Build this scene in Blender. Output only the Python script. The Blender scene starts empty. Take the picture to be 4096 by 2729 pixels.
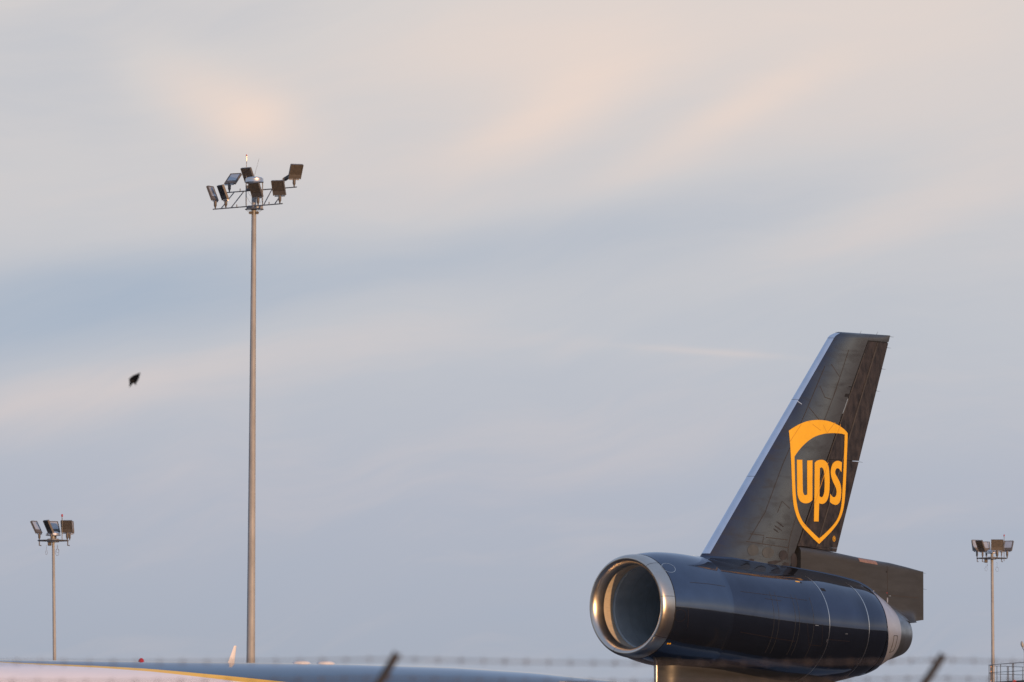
import bpy, bmesh, math, random
from mathutils import Vector, Matrix
from mathutils.geometry import tessellate_polygon
random.seed(7)
S = bpy.context.scene
COL = S.collection
R = math.radians

# ------------------------------------------------------------------ camera
F_PX = 34133.0                       # focal length in pixels of the 4096 wide picture (300 mm lens)
HORIZON = 3380.0
PITCH = math.atan((HORIZON - 1364.5) / F_PX)
CAM = Vector((0, 0, 2.0))
cam_d = bpy.data.cameras.new('camera'); cam = bpy.data.objects.new('camera', cam_d); COL.objects.link(cam)
cam.location = CAM; cam.rotation_euler = (math.pi / 2 + PITCH, 0, 0)
cam_d.sensor_width = 36; cam_d.lens = 300; cam_d.clip_start = 1; cam_d.clip_end = 30000
cam_d.dof.use_dof = True; cam_d.dof.focus_distance = 285; cam_d.dof.aperture_fstop = 6.3
S.camera = cam
FW = Vector((0, math.cos(PITCH), math.sin(PITCH))); UP = Vector((0, -math.sin(PITCH), math.cos(PITCH))); RT = Vector((1, 0, 0))
def ray(px, py): return FW + RT * ((px - 2048) / F_PX) - UP * ((py - 1364.5) / F_PX)
def at(px, py, Y):
    d = ray(px, py); return CAM + d * (Y / d.y)

def lin(r, g, b):
    f = lambda c: (c / 255 / 12.92) if c <= 10.3 else ((c / 255 + .055) / 1.055) ** 2.4
    return (f(r), f(g), f(b), 1)

# ------------------------------------------------------------------ sun and sky
SUN_EL = 4.5
SUN_AZ = 180 - 33                   # clockwise from +Y (the view direction)
sd = bpy.data.lights.new('sun', 'SUN'); so = bpy.data.objects.new('sun', sd); COL.objects.link(so)
sd.energy = 3.0; sd.angle = R(.5); sd.color = (1, .57, .27)
sv = Vector((math.sin(R(SUN_AZ)) * math.cos(R(SUN_EL)), math.cos(R(SUN_AZ)) * math.cos(R(SUN_EL)), math.sin(R(SUN_EL))))
so.rotation_euler = sv.to_track_quat('Z', 'Y').to_euler()
S.view_settings.view_transform = 'Standard'; S.view_settings.look = 'None'
S.view_settings.exposure = 0; S.view_settings.gamma = 1; S.view_settings.use_curve_mapping = False

W = bpy.data.worlds.new('World'); S.world = W; W.use_nodes = True
nt = W.node_tree; nt.nodes.clear()
class N:
    """tiny node expression helper"""
    def __init__(s, tree): s.t = tree
    def node(s, typ, **kw):
        n = s.t.nodes.new(typ)
        for k, v in kw.items(): setattr(n, k, v)
        return n
    def put(s, sock, v):
        if isinstance(v, bpy.types.NodeSocket): s.t.links.new(v, sock)
        elif v is not None: sock.default_value = v
    def m(s, op, a, b=None, c=None, clamp=False):
        n = s.node('ShaderNodeMath', operation=op, use_clamp=clamp)
        s.put(n.inputs[0], a); s.put(n.inputs[1], b); s.put(n.inputs[2], c); return n.outputs[0]
    def mix(s, f, a, b):
        n = s.node('ShaderNodeMix', data_type='RGBA'); s.put(n.inputs[0], f); s.put(n.inputs[6], a); s.put(n.inputs[7], b); return n.outputs[2]
    def ramp(s, f, stops, interp='LINEAR'):
        n = s.node('ShaderNodeValToRGB'); s.put(n.inputs[0], f); cr = n.color_ramp; cr.interpolation = interp
        while len(cr.elements) < len(stops): cr.elements.new(.5)
        for e, (p, c) in zip(cr.elements, stops): e.position = p; e.color = c
        return n.outputs[0]
    def noise(s, vec, scale, detail=3, rough=.5, dist=0):
        n = s.node('ShaderNodeTexNoise'); s.put(n.inputs['Vector'], vec); n.inputs['Scale'].default_value = scale
        n.inputs['Detail'].default_value = detail; n.inputs['Roughness'].default_value = rough; n.inputs['Distortion'].default_value = dist
        return n.outputs[0]
    def xyz(s, x, y, z=0.0):
        n = s.node('ShaderNodeCombineXYZ'); s.put(n.inputs[0], x); s.put(n.inputs[1], y); s.put(n.inputs[2], z); return n.outputs[0]
n = N(nt)
tc = n.node('ShaderNodeTexCoord'); sep = n.node('ShaderNodeSeparateXYZ'); nt.links.new(tc.outputs['Generated'], sep.inputs[0])
X, Y, Z = sep.outputs
az = n.m('ARCTAN2', X, Y); el = n.m('ARCSINE', Z)
U = n.m('MULTIPLY', az, 34.133); V = n.m('MULTIPLY', el, 34.133)     # 1 unit = 1.68 degrees
Vp = n.m('MAXIMUM', V, 0.0)
t = n.m('DIVIDE', Vp, n.m('ADD', Vp, 4.0))
base = n.ramp(t, [(0, lin(166, 177, 190)), (.14, lin(170, 180, 197)), (.26, lin(183, 190, 206)), (.34, lin(198, 202, 212)), (.46, lin(221, 215, 215)),
                  (.53, lin(208, 210, 217)), (.63, (.44, .52, .68, 1)), (.74, (.35, .46, .68, 1)), (1, (.28, .38, .58, 1))])
# thin high cloud: streaks that climb to the right, warped; soft large scale light and dark banks
def rot(deg, u0=0, v0=0):
    c, s_ = math.cos(R(deg)), math.sin(R(deg))
    du = n.m('SUBTRACT', U, u0); dv = n.m('SUBTRACT', V, v0)
    return (n.m('ADD', n.m('MULTIPLY', du, c), n.m('MULTIPLY', dv, s_)), n.m('ADD', n.m('MULTIPLY', du, -s_), n.m('MULTIPLY', dv, c)))
wn = n.m('MULTIPLY', n.m('SUBTRACT', n.noise(n.xyz(U, V), .8, 2), .5), .5)
def bank(px, py, su, sv_, deg, amp):
    """one soft bank of cloud or of clear air; centre given in thousandths of the focal length, as azimuth and elevation"""
    a, b = rot(deg, (px - 2048) / 1000, (HORIZON - py) / 1000)
    b = n.m('ADD', b, n.m('MULTIPLY', wn, min(sv_ * 1.1, .5)))
    q = n.m('ADD', n.m('POWER', n.m('ABSOLUTE', n.m('DIVIDE', a, su)), 2.0), n.m('POWER', n.m('ABSOLUTE', n.m('DIVIDE', b, sv_)), 2.0))
    return n.m('MULTIPLY', n.m('EXPONENT', n.m('MULTIPLY', q, -1.0)), amp)
terms = [bank(*b) for b in [
    (100, 1290, 1.2, .23, 11, -.50), (1500, 1060, 1.6, .12, 11, -.36), (2900, 900, 1.1, .16, 14, -.24), (600, 1080, .9, .08, 8, -.22), (150, 1080, .8, .2, 6, -.10),
    (880, 400, .40, .15, -26, .62), (1010, 490, .16, .10, 20, .34),
    (2150, 190, .70, .19, 6, .36), (2300, 390, .36, .14, 30, .34), (2050, 520, .3, .07, 20, .22), (2950, 450, .50, .085, 28, .42), (2500, 560, .6, .10, 24, -.16), (3250, 120, 1.4, .40, 12, .26), (2050, 620, .8, .16, 16, .16), (3900, 300, .6, .5, 10, .12),
    (1650, 940, .9, .10, 14, .20), (700, 960, .8, .1, 8, .10), (1050, 1430, 1.0, .11, 12, .24), (150, 1560, .5, .14, 10, .26), (3700, 800, .6, .11, 18, .26), (3300, 1010, .5, .07, 14, .12),
    (200, 180, .8, .34, 6, -.26), (2850, 1412, .30, .014, -4, .20), (2500, 1390, .7, .05, -4, .08), (3300, 1950, .9, .10, 3, -.10), (3950, 2150, .5, .03, 1, -.12),
    (2600, 1750, 1.2, .2, 5, .08), (3400, 1180, .9, .14, 5, -.10)]]
w = terms[0]
for b in terms[1:]: w = n.m('ADD', w, b)
a, b = rot(13)
st = n.noise(n.xyz(n.m('MULTIPLY', a, .28), n.m('MULTIPLY', n.m('ADD', b, wn), 1.5)), 1.6, 4, .5)
st2 = n.noise(n.xyz(n.m('MULTIPLY', a, .5), n.m('MULTIPLY', n.m('ADD', b, wn), 3.0), 7.0), 2.2, 5, .55)
w = n.m('ADD', w, n.m('MULTIPLY', n.m('SUBTRACT', st, .5), .42))
w = n.m('ADD', w, n.m('MULTIPLY', n.m('SUBTRACT', st2, .5), .26))
st3 = n.noise(n.xyz(n.m('MULTIPLY', a, 1.1), n.m('MULTIPLY', n.m('ADD', b, n.m('MULTIPLY', wn, 1.6)), 7.0), 3.0), 2.6, 6, .6)
w = n.m('ADD', w, n.m('MULTIPLY', n.m('SUBTRACT', st3, .5), .13))
fade = n.m('DIVIDE', 1.0, n.m('ADD', 1.0, n.m('POWER', n.m('DIVIDE', Vp, 14.0), 2.0)))
w = n.m('MULTIPLY', w, fade)
warm = n.mix(n.m('MAXIMUM', w, 0.0, clamp=True), base, lin(247, 224, 212))
veil = n.mix(n.m('MULTIPLY', n.m('MAXIMUM', n.m('MULTIPLY', w, -1.0), 0.0, clamp=True), .95), warm, lin(160, 180, 205))
# the side of the sky towards the low sun: warm glow along the horizon
dotn = n.node('ShaderNodeVectorMath', operation='DOT_PRODUCT'); nt.links.new(tc.outputs['Generated'], dotn.inputs[0])
dotn.inputs[1].default_value = (math.sin(R(SUN_AZ)), math.cos(R(SUN_AZ)), 0)
side = n.m('MULTIPLY_ADD', dotn.outputs['Value'], .5, .5)
glow = n.m('MULTIPLY', n.m('POWER', n.m('MAXIMUM', side, 0.0), 3.0), n.m('EXPONENT', n.m('DIVIDE', n.m('MULTIPLY', Vp, -1.0), 1.1)))
veil = n.mix(glow, veil, (1.0, .74, .46, 1))
sky = n.node('ShaderNodeTexSky', sky_type='NISHITA', sun_disc=False, sun_elevation=R(SUN_EL), sun_rotation=R(SUN_AZ))
sky.air_density = 1.2; sky.dust_density = 1.5
bg1 = n.node('ShaderNodeBackground'); nt.links.new(sky.outputs[0], bg1.inputs[0]); bg1.inputs[1].default_value = .1
bg2 = n.node('ShaderNodeBackground'); nt.links.new(veil, bg2.inputs[0]); bg2.inputs[1].default_value = 1.0
mx = n.node('ShaderNodeMixShader'); mx.inputs[0].default_value = .9
nt.links.new(bg1.outputs[0], mx.inputs[1]); nt.links.new(bg2.outputs[0], mx.inputs[2])
out = n.node('ShaderNodeOutputWorld'); nt.links.new(mx.outputs[0], out.inputs[0])

# ------------------------------------------------------------------ materials
def mat(name, col, rough=.5, metal=0.0, coat=0.0, ior=1.5, vary=0.0, vscale=1.0, stretch=(1, 1, 1), col2=None, rvary=0.0, bump=0.0, bscale=20.0, emit=None):
    m = bpy.data.materials.new(name); m.use_nodes = True; q = N(m.node_tree); b = m.node_tree.nodes['Principled BSDF']
    b.inputs['Roughness'].default_value = rough; b.inputs['Metallic'].default_value = metal; b.inputs['IOR'].default_value = ior
    b.inputs['Coat Weight'].default_value = coat; b.inputs['Coat Roughness'].default_value = .05
    c = (*col, 1) if len(col) == 3 else col
    b.inputs['Base Color'].default_value = c
    if vary or rvary or bump:
        tcn = q.node('ShaderNodeTexCoord'); mp = q.node('ShaderNodeMapping'); m.node_tree.links.new(tcn.outputs['Object'], mp.inputs[0])
        mp.inputs['Scale'].default_value = stretch
        nz = q.noise(mp.outputs[0], vscale, 6, .6, .3)
        f = q.ramp(nz, [(.3, (0, 0, 0, 1)), (.7, (1, 1, 1, 1))])
        if vary:
            c2 = (*col2, 1) if col2 else tuple(x * (1 - vary) for x in c[:3]) + (1,)
            q.put(b.inputs['Base Color'], q.mix(f, c, c2))
        if rvary: q.put(b.inputs['Roughness'], q.m('ADD', q.m('MULTIPLY', f, rvary), rough - rvary / 2, clamp=True))
        if bump:
            bn = q.node('ShaderNodeBump'); bn.inputs['Strength'].default_value = bump; bn.inputs['Distance'].default_value = .02
            q.put(bn.inputs['Height'], q.noise(mp.outputs[0], bscale, 3)); m.node_tree.links.new(bn.outputs[0], b.inputs['Normal'])
    if emit: b.inputs['Emission Color'].default_value = (*emit[0], 1); b.inputs['Emission Strength'].default_value = emit[1]
    return m
M = dict(
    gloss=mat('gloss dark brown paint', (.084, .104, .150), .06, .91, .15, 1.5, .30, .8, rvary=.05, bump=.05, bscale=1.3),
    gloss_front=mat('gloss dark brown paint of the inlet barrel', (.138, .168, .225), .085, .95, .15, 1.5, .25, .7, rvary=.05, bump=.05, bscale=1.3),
    fin=mat('weathered brown paint with painted reflection', (.150, .155, .150), .29, .9, .10, 1.5, .30, .55, (1, 1, 1), rvary=.12),
    fairing=mat('sooty brown fairing paint', (.060, .060, .059), .46, .30, .05, 1.5, .30, 1.6, (.5, 1, 2.5), rvary=.12),
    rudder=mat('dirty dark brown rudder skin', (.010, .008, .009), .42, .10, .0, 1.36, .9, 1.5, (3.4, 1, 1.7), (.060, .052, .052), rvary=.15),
    lip=mat('brushed aluminium lip', (.66, .60, .53), .32, 1, 0, 1.5, .16, 2.2, rvary=.10),
    lead=mat('polished leading edge', (.80, .80, .84), .22, 1, 0, 1.5, .12, 2),
    duct=mat('grey inlet duct', (.44, .51, .56), .5, 0, 0, 1.5, .25, 2.0, bump=.1, bscale=60),
    throat=mat('bare metal throat', (.62, .54, .42), .55, .1, 0, 1.5, .2, 5, (1, 1, 4)),
    white_cowl=mat('white core cowl', (.47, .50, .57), .36, .5, 0, 1.5, .18, 2.5, bump=.03),
    exhaust=mat('heat stained exhaust metal', (.40, .43, .45), .36, .92, 0, 1.5, .5, 2.2, (1, 1, 1), rvary=.15),
    hot=mat('sooty exhaust inside', (.03, .028, .025), .7),
    seam=mat('bright seam metal', (.75, .70, .64), .28, 1),
    gap=mat('black gap', (.006, .006, .007), .7),
    gold=mat('gold emblem paint', (.93, .50, .010), .40, 0, .0, 1.5, .10, 2.5),
    stripe=mat('gold stripe paint', (1.0, .58, .02), .35, 0, .2, 1.5, .06, 2),
    white=mat('white fuselage paint', (.92, .86, .85), .30, 0, .4, 1.5, .05, .6),
    navy=mat('dark fuselage paint', (.020, .062, .130), .12, .0, .5, 1.75, .25, .5, rvary=.06),
    dome=mat('white radome', (.80, .77, .76), .35),
    red=mat('red beacon glass', (.45, .012, .015), .15, 0, .5),
    orange=mat('orange beacon plastic', (.85, .08, .02), .3, 0, .3),
    steel=mat('galvanised steel', (.42, .42, .42), .58, .05, 0, 1.5, .30, 3.0, (1, 1, .25), rvary=.15),
    frame=mat('grey painted steel', (.16, .165, .175), .45, .3, 0, 1.5, .3, 5),
    lamp_body=mat('dark bronze lamp housing', (.15, .135, .125), .5, .15, 0, 1.5, .25, 6),
    lens=mat('lamp glass', (.50, .52, .55), .12, .35, .4, 1.5, .2, 3),
    alu=mat('bare aluminium', (.72, .70, .68), .42, 1, 0, 1.5, .1, 4),
    cable=mat('grey cable', (.16, .15, .17), .6),
    wire=mat('rusty galvanised wire', (.16, .13, .115), .5, .4),
    post=mat('weathered fence steel', (.135, .118, .10), .5, .3, 0, 1.5, .4, 9),
    feather=mat('black feathers', (.012, .011, .011), .6),
    deck=mat('dark steel deck', (.05, .05, .055), .6, .2, 0, 1.5, .3, 5),
    rail=mat('dark blue grey rail paint', (.055, .065, .085), .4, .2, 0, 1.5, .3, 5),
    lampgrey=mat('pale grey lamp shell', (.42, .43, .42), .4, .1, 0, 1.5, .3, 12),
)

# ------------------------------------------------------------------ mesh helpers
class MB:
    def __init__(s): s.v = []; s.f = []; s.mi = []
    def add(s, vs, fs, mi=0):
        o = len(s.v); s.v += [tuple(x) for x in vs]; s.f += [tuple(o + i for i in f) for f in fs]; s.mi += [mi] * len(fs); return s
    def loft(s, rings, closed=True, cap0=False, cap1=False, mi=0):
        k = len(rings[0]); vs = [p for r in rings for p in r]; fs = []
        for i in range(len(rings) - 1):
            for j in range(k if closed else k - 1):
                a = i * k + j; b = i * k + (j + 1) % k; fs.append((a, b, b + k, a + k))
        if cap0: fs.append(tuple(range(k))[::-1])
        if cap1: fs.append(tuple((len(rings) - 1) * k + j for j in range(k)))
        return s.add(vs, fs, mi)
    def tube(s, p0, p1, r0, r1=None, k=10, cap=True):
        p0, p1 = Vector(p0), Vector(p1); r1 = r0 if r1 is None else r1
        q = (p1 - p0).to_track_quat('Z', 'Y'); rings = []
        for p, r in ((p0, r0), (p1, r1)):
            rings.append([p + q @ Vector((r * math.cos(2 * math.pi * j / k), r * math.sin(2 * math.pi * j / k), 0)) for j in range(k)])
        return s.loft(rings, True, cap, cap)
    def path(s, pts, r, k=8):
        pts = [Vector(p) for p in pts]; rings = []
        for i, p in enumerate(pts):
            d = (pts[min(i + 1, len(pts) - 1)] - pts[max(i - 1, 0)]); q = d.to_track_quat('Z', 'Y')
            rings.append([p + q @ Vector((r * math.cos(2 * math.pi * j / k), r * math.sin(2 * math.pi * j / k), 0)) for j in range(k)])
        return s.loft(rings, True, True, True)
    def lathe(s, prof, c=(0, 0, 0), k=20, cap0=True, cap1=True):
        c = Vector(c); rings = [[c + Vector((r * math.cos(2 * math.pi * j / k), r * math.sin(2 * math.pi * j / k), z)) for j in range(k)] for r, z in prof]
        return s.loft(rings, True, cap0, cap1)
    def box(s, c, sz, mtx=None):
        c = Vector(c); x, y, z = [d / 2 for d in sz]; b = min(x, y, z) * .18; vs = []; fs = []
        vs = [(sx * (x - bx), sy * (y - by), sz_ * (z - bz)) for sx in (-1, 1) for sy in (-1, 1) for sz_ in (-1, 1) for bx, by, bz in ((0, b, b), (b, 0, b), (b, b, 0))]
        bm = bmesh.new(); [bm.verts.new(v) for v in vs]; bmesh.ops.convex_hull(bm, input=bm.verts[:]); bm.verts.index_update()
        vv = [c + ((mtx @ v.co) if mtx else v.co) for v in bm.verts]; ff = [[v.index for v in f.verts] for f in bm.faces]; bm.free()
        return s.add(vv, ff)
    def build(s, name, m, parent=None, smooth=True, angle=35, label=None):
        me = bpy.data.meshes.new(name); me.from_pydata(s.v, [], s.f)
        for x in (m if isinstance(m, (list, tuple)) else [m]): me.materials.append(x)
        me.polygons.foreach_set('material_index', s.mi)
        bm = bmesh.new(); bm.from_mesh(me); bmesh.ops.recalc_face_normals(bm, faces=bm.faces[:]); bm.to_mesh(me); bm.free()
        if smooth: me.shade_smooth(); me.set_sharp_from_angle(angle=R(angle))
        o = bpy.data.objects.new(name, me); COL.objects.link(o)
        if parent: o.parent = parent
        if label: o['label'] = label
        return o
def tag(o, label, cat, group=None):
    o['label'] = label; o['category'] = cat
    if group: o['group'] = group
    return o
def empty(name, loc, rot=(0, 0, 0)):
    o = bpy.data.objects.new(name, None); o.location = loc; o.rotation_euler = rot; o.empty_display_size = .5; COL.objects.link(o); return o
def interp(x, tab):
    if x <= tab[0][0]: return tab[0][1]
    for (a, b), (c, d) in zip(tab, tab[1:]):
        if x <= c: return b + (d - b) * (x - a) / (c - a)
    return tab[-1][1]
def smooth_tab(x, tab, w):
    return sum(interp(x + w * k / 4, tab) for k in range(-4, 5)) / 9

# ------------------------------------------------------------------ ground
def sheet(name, x0, x1, y0, y1, z, m):
    o = MB().add([(x0, y0, z), (x1, y0, z), (x1, y1, z), (x0, y1, z)], [(0, 1, 2, 3)]).build(name, m, smooth=False); o['kind'] = 'structure'; return o
mg = mat('dry grass field', (.060, .036, .024), .9, 0, 0, 1.4, .5, .05, (1, 1, 1), (.040, .024, .017), bump=.4, bscale=4)
ma = mat('dark apron concrete', (.052, .038, .034), .8, 0, 0, 1.5, .4, .12, (1, 1, 1), (.034, .025, .023))
sheet('ground', -9000, 9000, -9000, 9000, 0, mg)
sheet('apron', -220, 320, 150, 640, .004, ma)

# ------------------------------------------------------------------ freighter aircraft
TH = R(42)
AFT = Vector((math.sin(TH), math.cos(TH), 0)); STB = Vector((-math.cos(TH), math.sin(TH), 0))
O0 = at(2503, 2422, 250.0)                                  # centre of the inlet plane
jet = empty('cargo_aircraft', (O0.x, O0.y, 0), (0, 0, math.pi / 2 - TH))
tag(jet, 'dark brown cargo jet with gold shield on its tail and engine at the fin base', 'airplane')
ZL = O0.z
def pl(px, py, port=0.0):
    """station and height (aft of the inlet, above the ground) where the sight line meets the plane PORT metres left of the centre line"""
    d = ray(px, py); o = O0 - STB * port
    k = (o - CAM).dot(STB) / d.dot(STB); p = CAM + d * k - O0
    return p.dot(AFT), p.z + ZL
def L(s, y, z): return Vector((s, y, z))                    # aircraft axes: x aft, y starboard, z up
# axis of the engine nacelle
AX = []
for cx, cy in [(2503, 2422), (2544, 2426), (2621, 2434), (2725, 2447), (2950, 2479), (3152, 2503), (3321, 2519), (3408, 2522), (3511, 2531), (3583, 2540), (3640, 2546)]:
    AX.append(pl(cx, cy))
def zc(s): return smooth_tab(s, AX, .5)
def scale_at(s): return F_PX / (O0.y + AFT.y * s)
s1 = pl(3152, 2503)[0]; s2 = pl(3321, 2519)[0]; sw0 = pl(3408, 2522)[0]; sw1 = pl(3511, 2531)[0]; srim = pl(3583, 2540)[0]
PROF = [(.45, 1.53), (1.0, 1.645), (1.6, 1.69), (2.2, 1.705), (2.9, 1.69), (4, 1.675), (5.4, 1.655), (s1, 1.615), (s1 + 1, 1.575), (s2, 1.51), (s2 + .5, 1.465), (sw0, 1.40), (sw0 + .6, 1.23), (sw1, .99)]
def rn(s): return smooth_tab(s, PROF, .30) if s > .8 else interp(s, PROF)
def belly(s, a):
    g = max(0, min(1, (s - 3.5) / 3)) * max(0, min(1, (10.3 - s) / 1.2)); return .10 * g * math.exp(-((a - math.pi) / .45) ** 2)
def ring(s, r, k=96):
    o = []
    for j in range(k):
        a = 2 * math.pi * j / k; q = r + (belly(s, a) if r > 1.42 else 0); o.append(L(s, -q * math.sin(a), zc(s) + q * math.cos(a)))
    return o
def frange(a, b, k): return [a + (b - a) * i / (k - 1) for i in range(k)]
SB = 2.9                                                    # joint of the inlet barrel
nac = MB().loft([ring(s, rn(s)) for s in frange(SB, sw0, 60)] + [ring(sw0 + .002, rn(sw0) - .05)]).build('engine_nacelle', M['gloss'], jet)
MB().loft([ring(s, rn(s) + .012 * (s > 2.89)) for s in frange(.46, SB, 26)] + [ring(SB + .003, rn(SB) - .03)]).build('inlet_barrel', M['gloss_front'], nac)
lp = []
for i in range(15):
    a = math.pi / 2 * i / 14; lp.append((.40 - .40 * math.sin(a), 1.21 + .185 * (1 - math.cos(a))))
for i in range(1, 15):
    a = math.pi / 2 * i / 14; lp.append((.45 - .45 * math.cos(a), 1.395 + .135 * math.sin(a)))
MB().loft([ring(s, r) for s, r in lp]).build('inlet_lip', M['lip'], nac)
MB().loft([ring(.455, 1.535), ring(.475, 1.538)]).build('lip_seam', M['gap'], nac)
MB().loft([ring(.398, 1.212), ring(.6, 1.205), ring(.80, 1.22)]).build('inlet_throat', M['throat'], nac)
MB().loft([ring(.80, 1.222), ring(.83, 1.26), ring(.88, 1.26), ring(.90, 1.215), ring(1.6, 1.23), ring(3, 1.25), ring(6, 1.25)]).build('inlet_duct', M['duct'], nac)
# fan deep in the duct
fz = zc(6); mf = MB()
for j in range(30):
    a = 2 * math.pi * j / 30; c, d = math.cos(a), math.sin(a); c2, d2 = math.cos(a + .16), math.sin(a + .16)
    mf.add([L(5.9, .35 * d, fz + .35 * c), L(5.8, 1.24 * d, fz + 1.24 * c), L(5.98, 1.24 * d2, fz + 1.24 * c2), L(5.98, .35 * d2, fz + .35 * c2)], [(0, 1, 2, 3)])
mf.loft([[L(5.2 + .7 * q, -(.38 * math.sqrt(q)) * math.sin(2 * math.pi * j / 24), fz + .38 * math.sqrt(q) * math.cos(2 * math.pi * j / 24)) for j in range(24)] for q in (.001, .1, .3, .6, 1)])
mf.build('engine_fan', M['duct'], nac, False)
def band(s0, s1_, dr, m, name, a0=0, a1=2 * math.pi, k=97, parent=None):
    """a raised band round the nacelle between two angles (from the top, towards port)"""
    def rr(s, h):
        o = []
        for j in range(k):
            a = a0 + (a1 - a0) * j / (k - 1); q = rn(s) + h + belly(s, a); o.append(L(s, -q * math.sin(a), zc(s) + q * math.cos(a)))
        return o
    return MB().loft([rr(s0, -.005), rr(s0, dr), rr(s1_, dr), rr(s1_, -.005)], closed=False).build(name, m, parent or nac)
band(s1, s1 + .028, .007, M['seam'], 'cowl_seam'); band(s2, s2 + .034, .008, M['seam'], 'cowl_seam')
for s in (4.75, 4.98, 5.75, 5.95, 6.62):
    band(s, s + .012, .002, M['fairing'], 'panel_joint', R(62), R(128), 30)
def nac_hit(px, py):
    y = 1.2
    for _ in range(30):
        s, z = pl(px, py, y); dz = z - zc(s); y = .5 * y + .5 * math.sqrt(max(rn(s) ** 2 - dz * dz, .01))
    return s, math.atan2(y, z - zc(s))
def nac_line(pts, wd, m, name, lift=.003):
    hs = [nac_hit(*q) for q in pts]; fine = []
    for (a, b), (c, d) in zip(hs, hs[1:]):
        k = max(2, int(math.hypot(c - a, (d - b) * 1.6) / .12)); fine += [(a + (c - a) * i / k, b + (d - b) * i / k) for i in range(k)]
    fine.append(hs[-1]); rr = []
    for i, (s, a) in enumerate(fine):
        s0, a0 = fine[max(0, i - 1)]; s2_, a2_ = fine[min(len(fine) - 1, i + 1)]; ds, da = s2_ - s0, (a2_ - a0) * 1.6; l = math.hypot(ds, da) or 1
        row = []
        for sg in (-1, 1):
            q = s - da / l * wd / 2 * sg; b = a + ds / l * wd / 2 * sg / 1.6; r = rn(q) + lift + belly(q, b); row.append(L(q, -r * math.sin(b), zc(q) + r * math.cos(b)))
        rr.append(row)
    return MB().loft(rr, closed=False).build(name, m, nac, False)
def nac_patch(px, py, w, h, m, name, lift=.004, ringw=None):
    """small plate on the port side of the nacelle where the given sight line meets it"""
    s, z, y = 5, 0, 1.2
    for _ in range(30):
        s, z = pl(px, py, y); dz = z - zc(s); y = .5 * y + .5 * math.sqrt(max(rn(s) ** 2 - dz * dz, .01))
    a = math.atan2(y, z - zc(s))
    def P(ds, da, l): q = s + ds; r = rn(q) + l; return L(q, -r * math.sin(a + da / rn(s)), zc(q) + r * math.cos(a + da / rn(s)))
    mb = MB()
    if ringw:
        k = 32; rr = []
        for f in (1, 1 - ringw): rr.append([P(w / 2 * f * math.cos(2 * math.pi * j / k), h / 2 * f * math.sin(2 * math.pi * j / k), lift) for j in range(k)])
        mb.loft(rr)
    else:
        mb.add([P(-w / 2, -h / 2, lift), P(w / 2, -h / 2, lift), P(w / 2, h / 2, lift), P(-w / 2, h / 2, lift)] + [P(-w / 2, -h / 2, -.01), P(w / 2, -h / 2, -.01), P(w / 2, h / 2, -.01), P(-w / 2, h / 2, -.01)],
               [(0, 1, 2, 3), (0, 1, 5, 4), (1, 2, 6, 5), (2, 3, 7, 6), (3, 0, 4, 7)])
    return mb.build(name, m, nac, False)
mjoint = mat('nacelle joint sealant', (.026, .019, .020), .4, .2)
for pts in ([(2962, 2366), (3090, 2382), (3228, 2402)], [(3229, 2492), (3231, 2530), (3236, 2582)], [(3288, 2496), (3290, 2540), (3286, 2585), (3236, 2579)], [(2752, 2432), (2753, 2470), (2750, 2510)],
            [(3060, 2395), (3125, 2404)], [(3312, 2558), (3400, 2566)], [(2960, 2528), (3180, 2566)], [(2760, 2330), (2900, 2346)]):
    nac_line(pts, .013, mjoint, 'panel_joint')
nac_patch(2720, 2462, .42, .36, mjoint, 'panel_outline', ringw=.04)
for a in (35, 80, 128, 200, 250, 300):
    a = R(a); MB().loft([[L(s, -(r + .002) * math.sin(a + e), zc(s) + (r + .002 * (1 if i > 14 else -1)) * math.cos(a + e)) for e in (-.004, .004)] for i, (s, r) in enumerate(lp)], closed=False).build('lip_joint', mjoint, nac)
mduct = mat('duct joint', (.33, .38, .42), .5)
for s in (1.55, 2.3): MB().loft([ring(s, 1.2 + .018 * s - .006), ring(s + .02, 1.2 + .018 * s - .006)]).build('duct_joint', mduct, nac)
nac_patch(2674, 2271, .46, .40, M['seam'], 'panel_outline', ringw=.07)
nac_patch(3292, 2359, .20, .11, M['gap'], 'vent')
nac_patch(3190, 2327, .20, .04, M['stripe'], 'marking'); nac_patch(3203, 2331, .1, .035, M['gap'], 'vent')
nac_patch(3386, 2536, .12, .03, M['seam'], 'latch'); nac_patch(3268, 2502, .16, .02, M['seam'], 'latch'); nac_patch(3308, 2563, .04, .10, M['seam'], 'latch')
nac_patch(2671, 2575, .05, .05, M['gold'], 'marking'); nac_patch(2680, 2575, .05, .05, M['gold'], 'marking')
# core cowl, exhaust nozzle and plug
def tail_ring(s, r, k=72): return ring(s, r, k)
wc = MB().loft([tail_ring(sw0 - .05, 1.36), tail_ring(sw0 + .0, 1.372)] + [tail_ring(sw0 + (sw1 - sw0) * q, 1.372 - .45 * q ** 1.35) for q in frange(.05, 1, 14)] + [tail_ring(sw1 + .004, .86)]).build('core_cowl', M['white_cowl'], nac)
ex = MB().loft([tail_ring(sw1 - .1, .89), tail_ring(sw1 + .25, .84), tail_ring(sw1 + .5, .77), tail_ring(srim - .05, .67), tail_ring(srim + .02, .645), tail_ring(srim - .02, .60), tail_ring(sw1 + .2, .68)]).build('exhaust_nozzle', M['exhaust'], nac)
MB().loft([tail_ring(sw1 + .1, .42, 40), tail_ring(srim, .33, 40), tail_ring(srim + .45, .12, 40), tail_ring(srim + .6, .01, 40)], cap1=True).build('exhaust_plug', M['exhaust'], nac)
MB().loft([tail_ring(sw1 + .21, .70, 40), tail_ring(sw1 + .22, .3, 40)]).build('turbine_face', M['hot'], nac)
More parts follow.
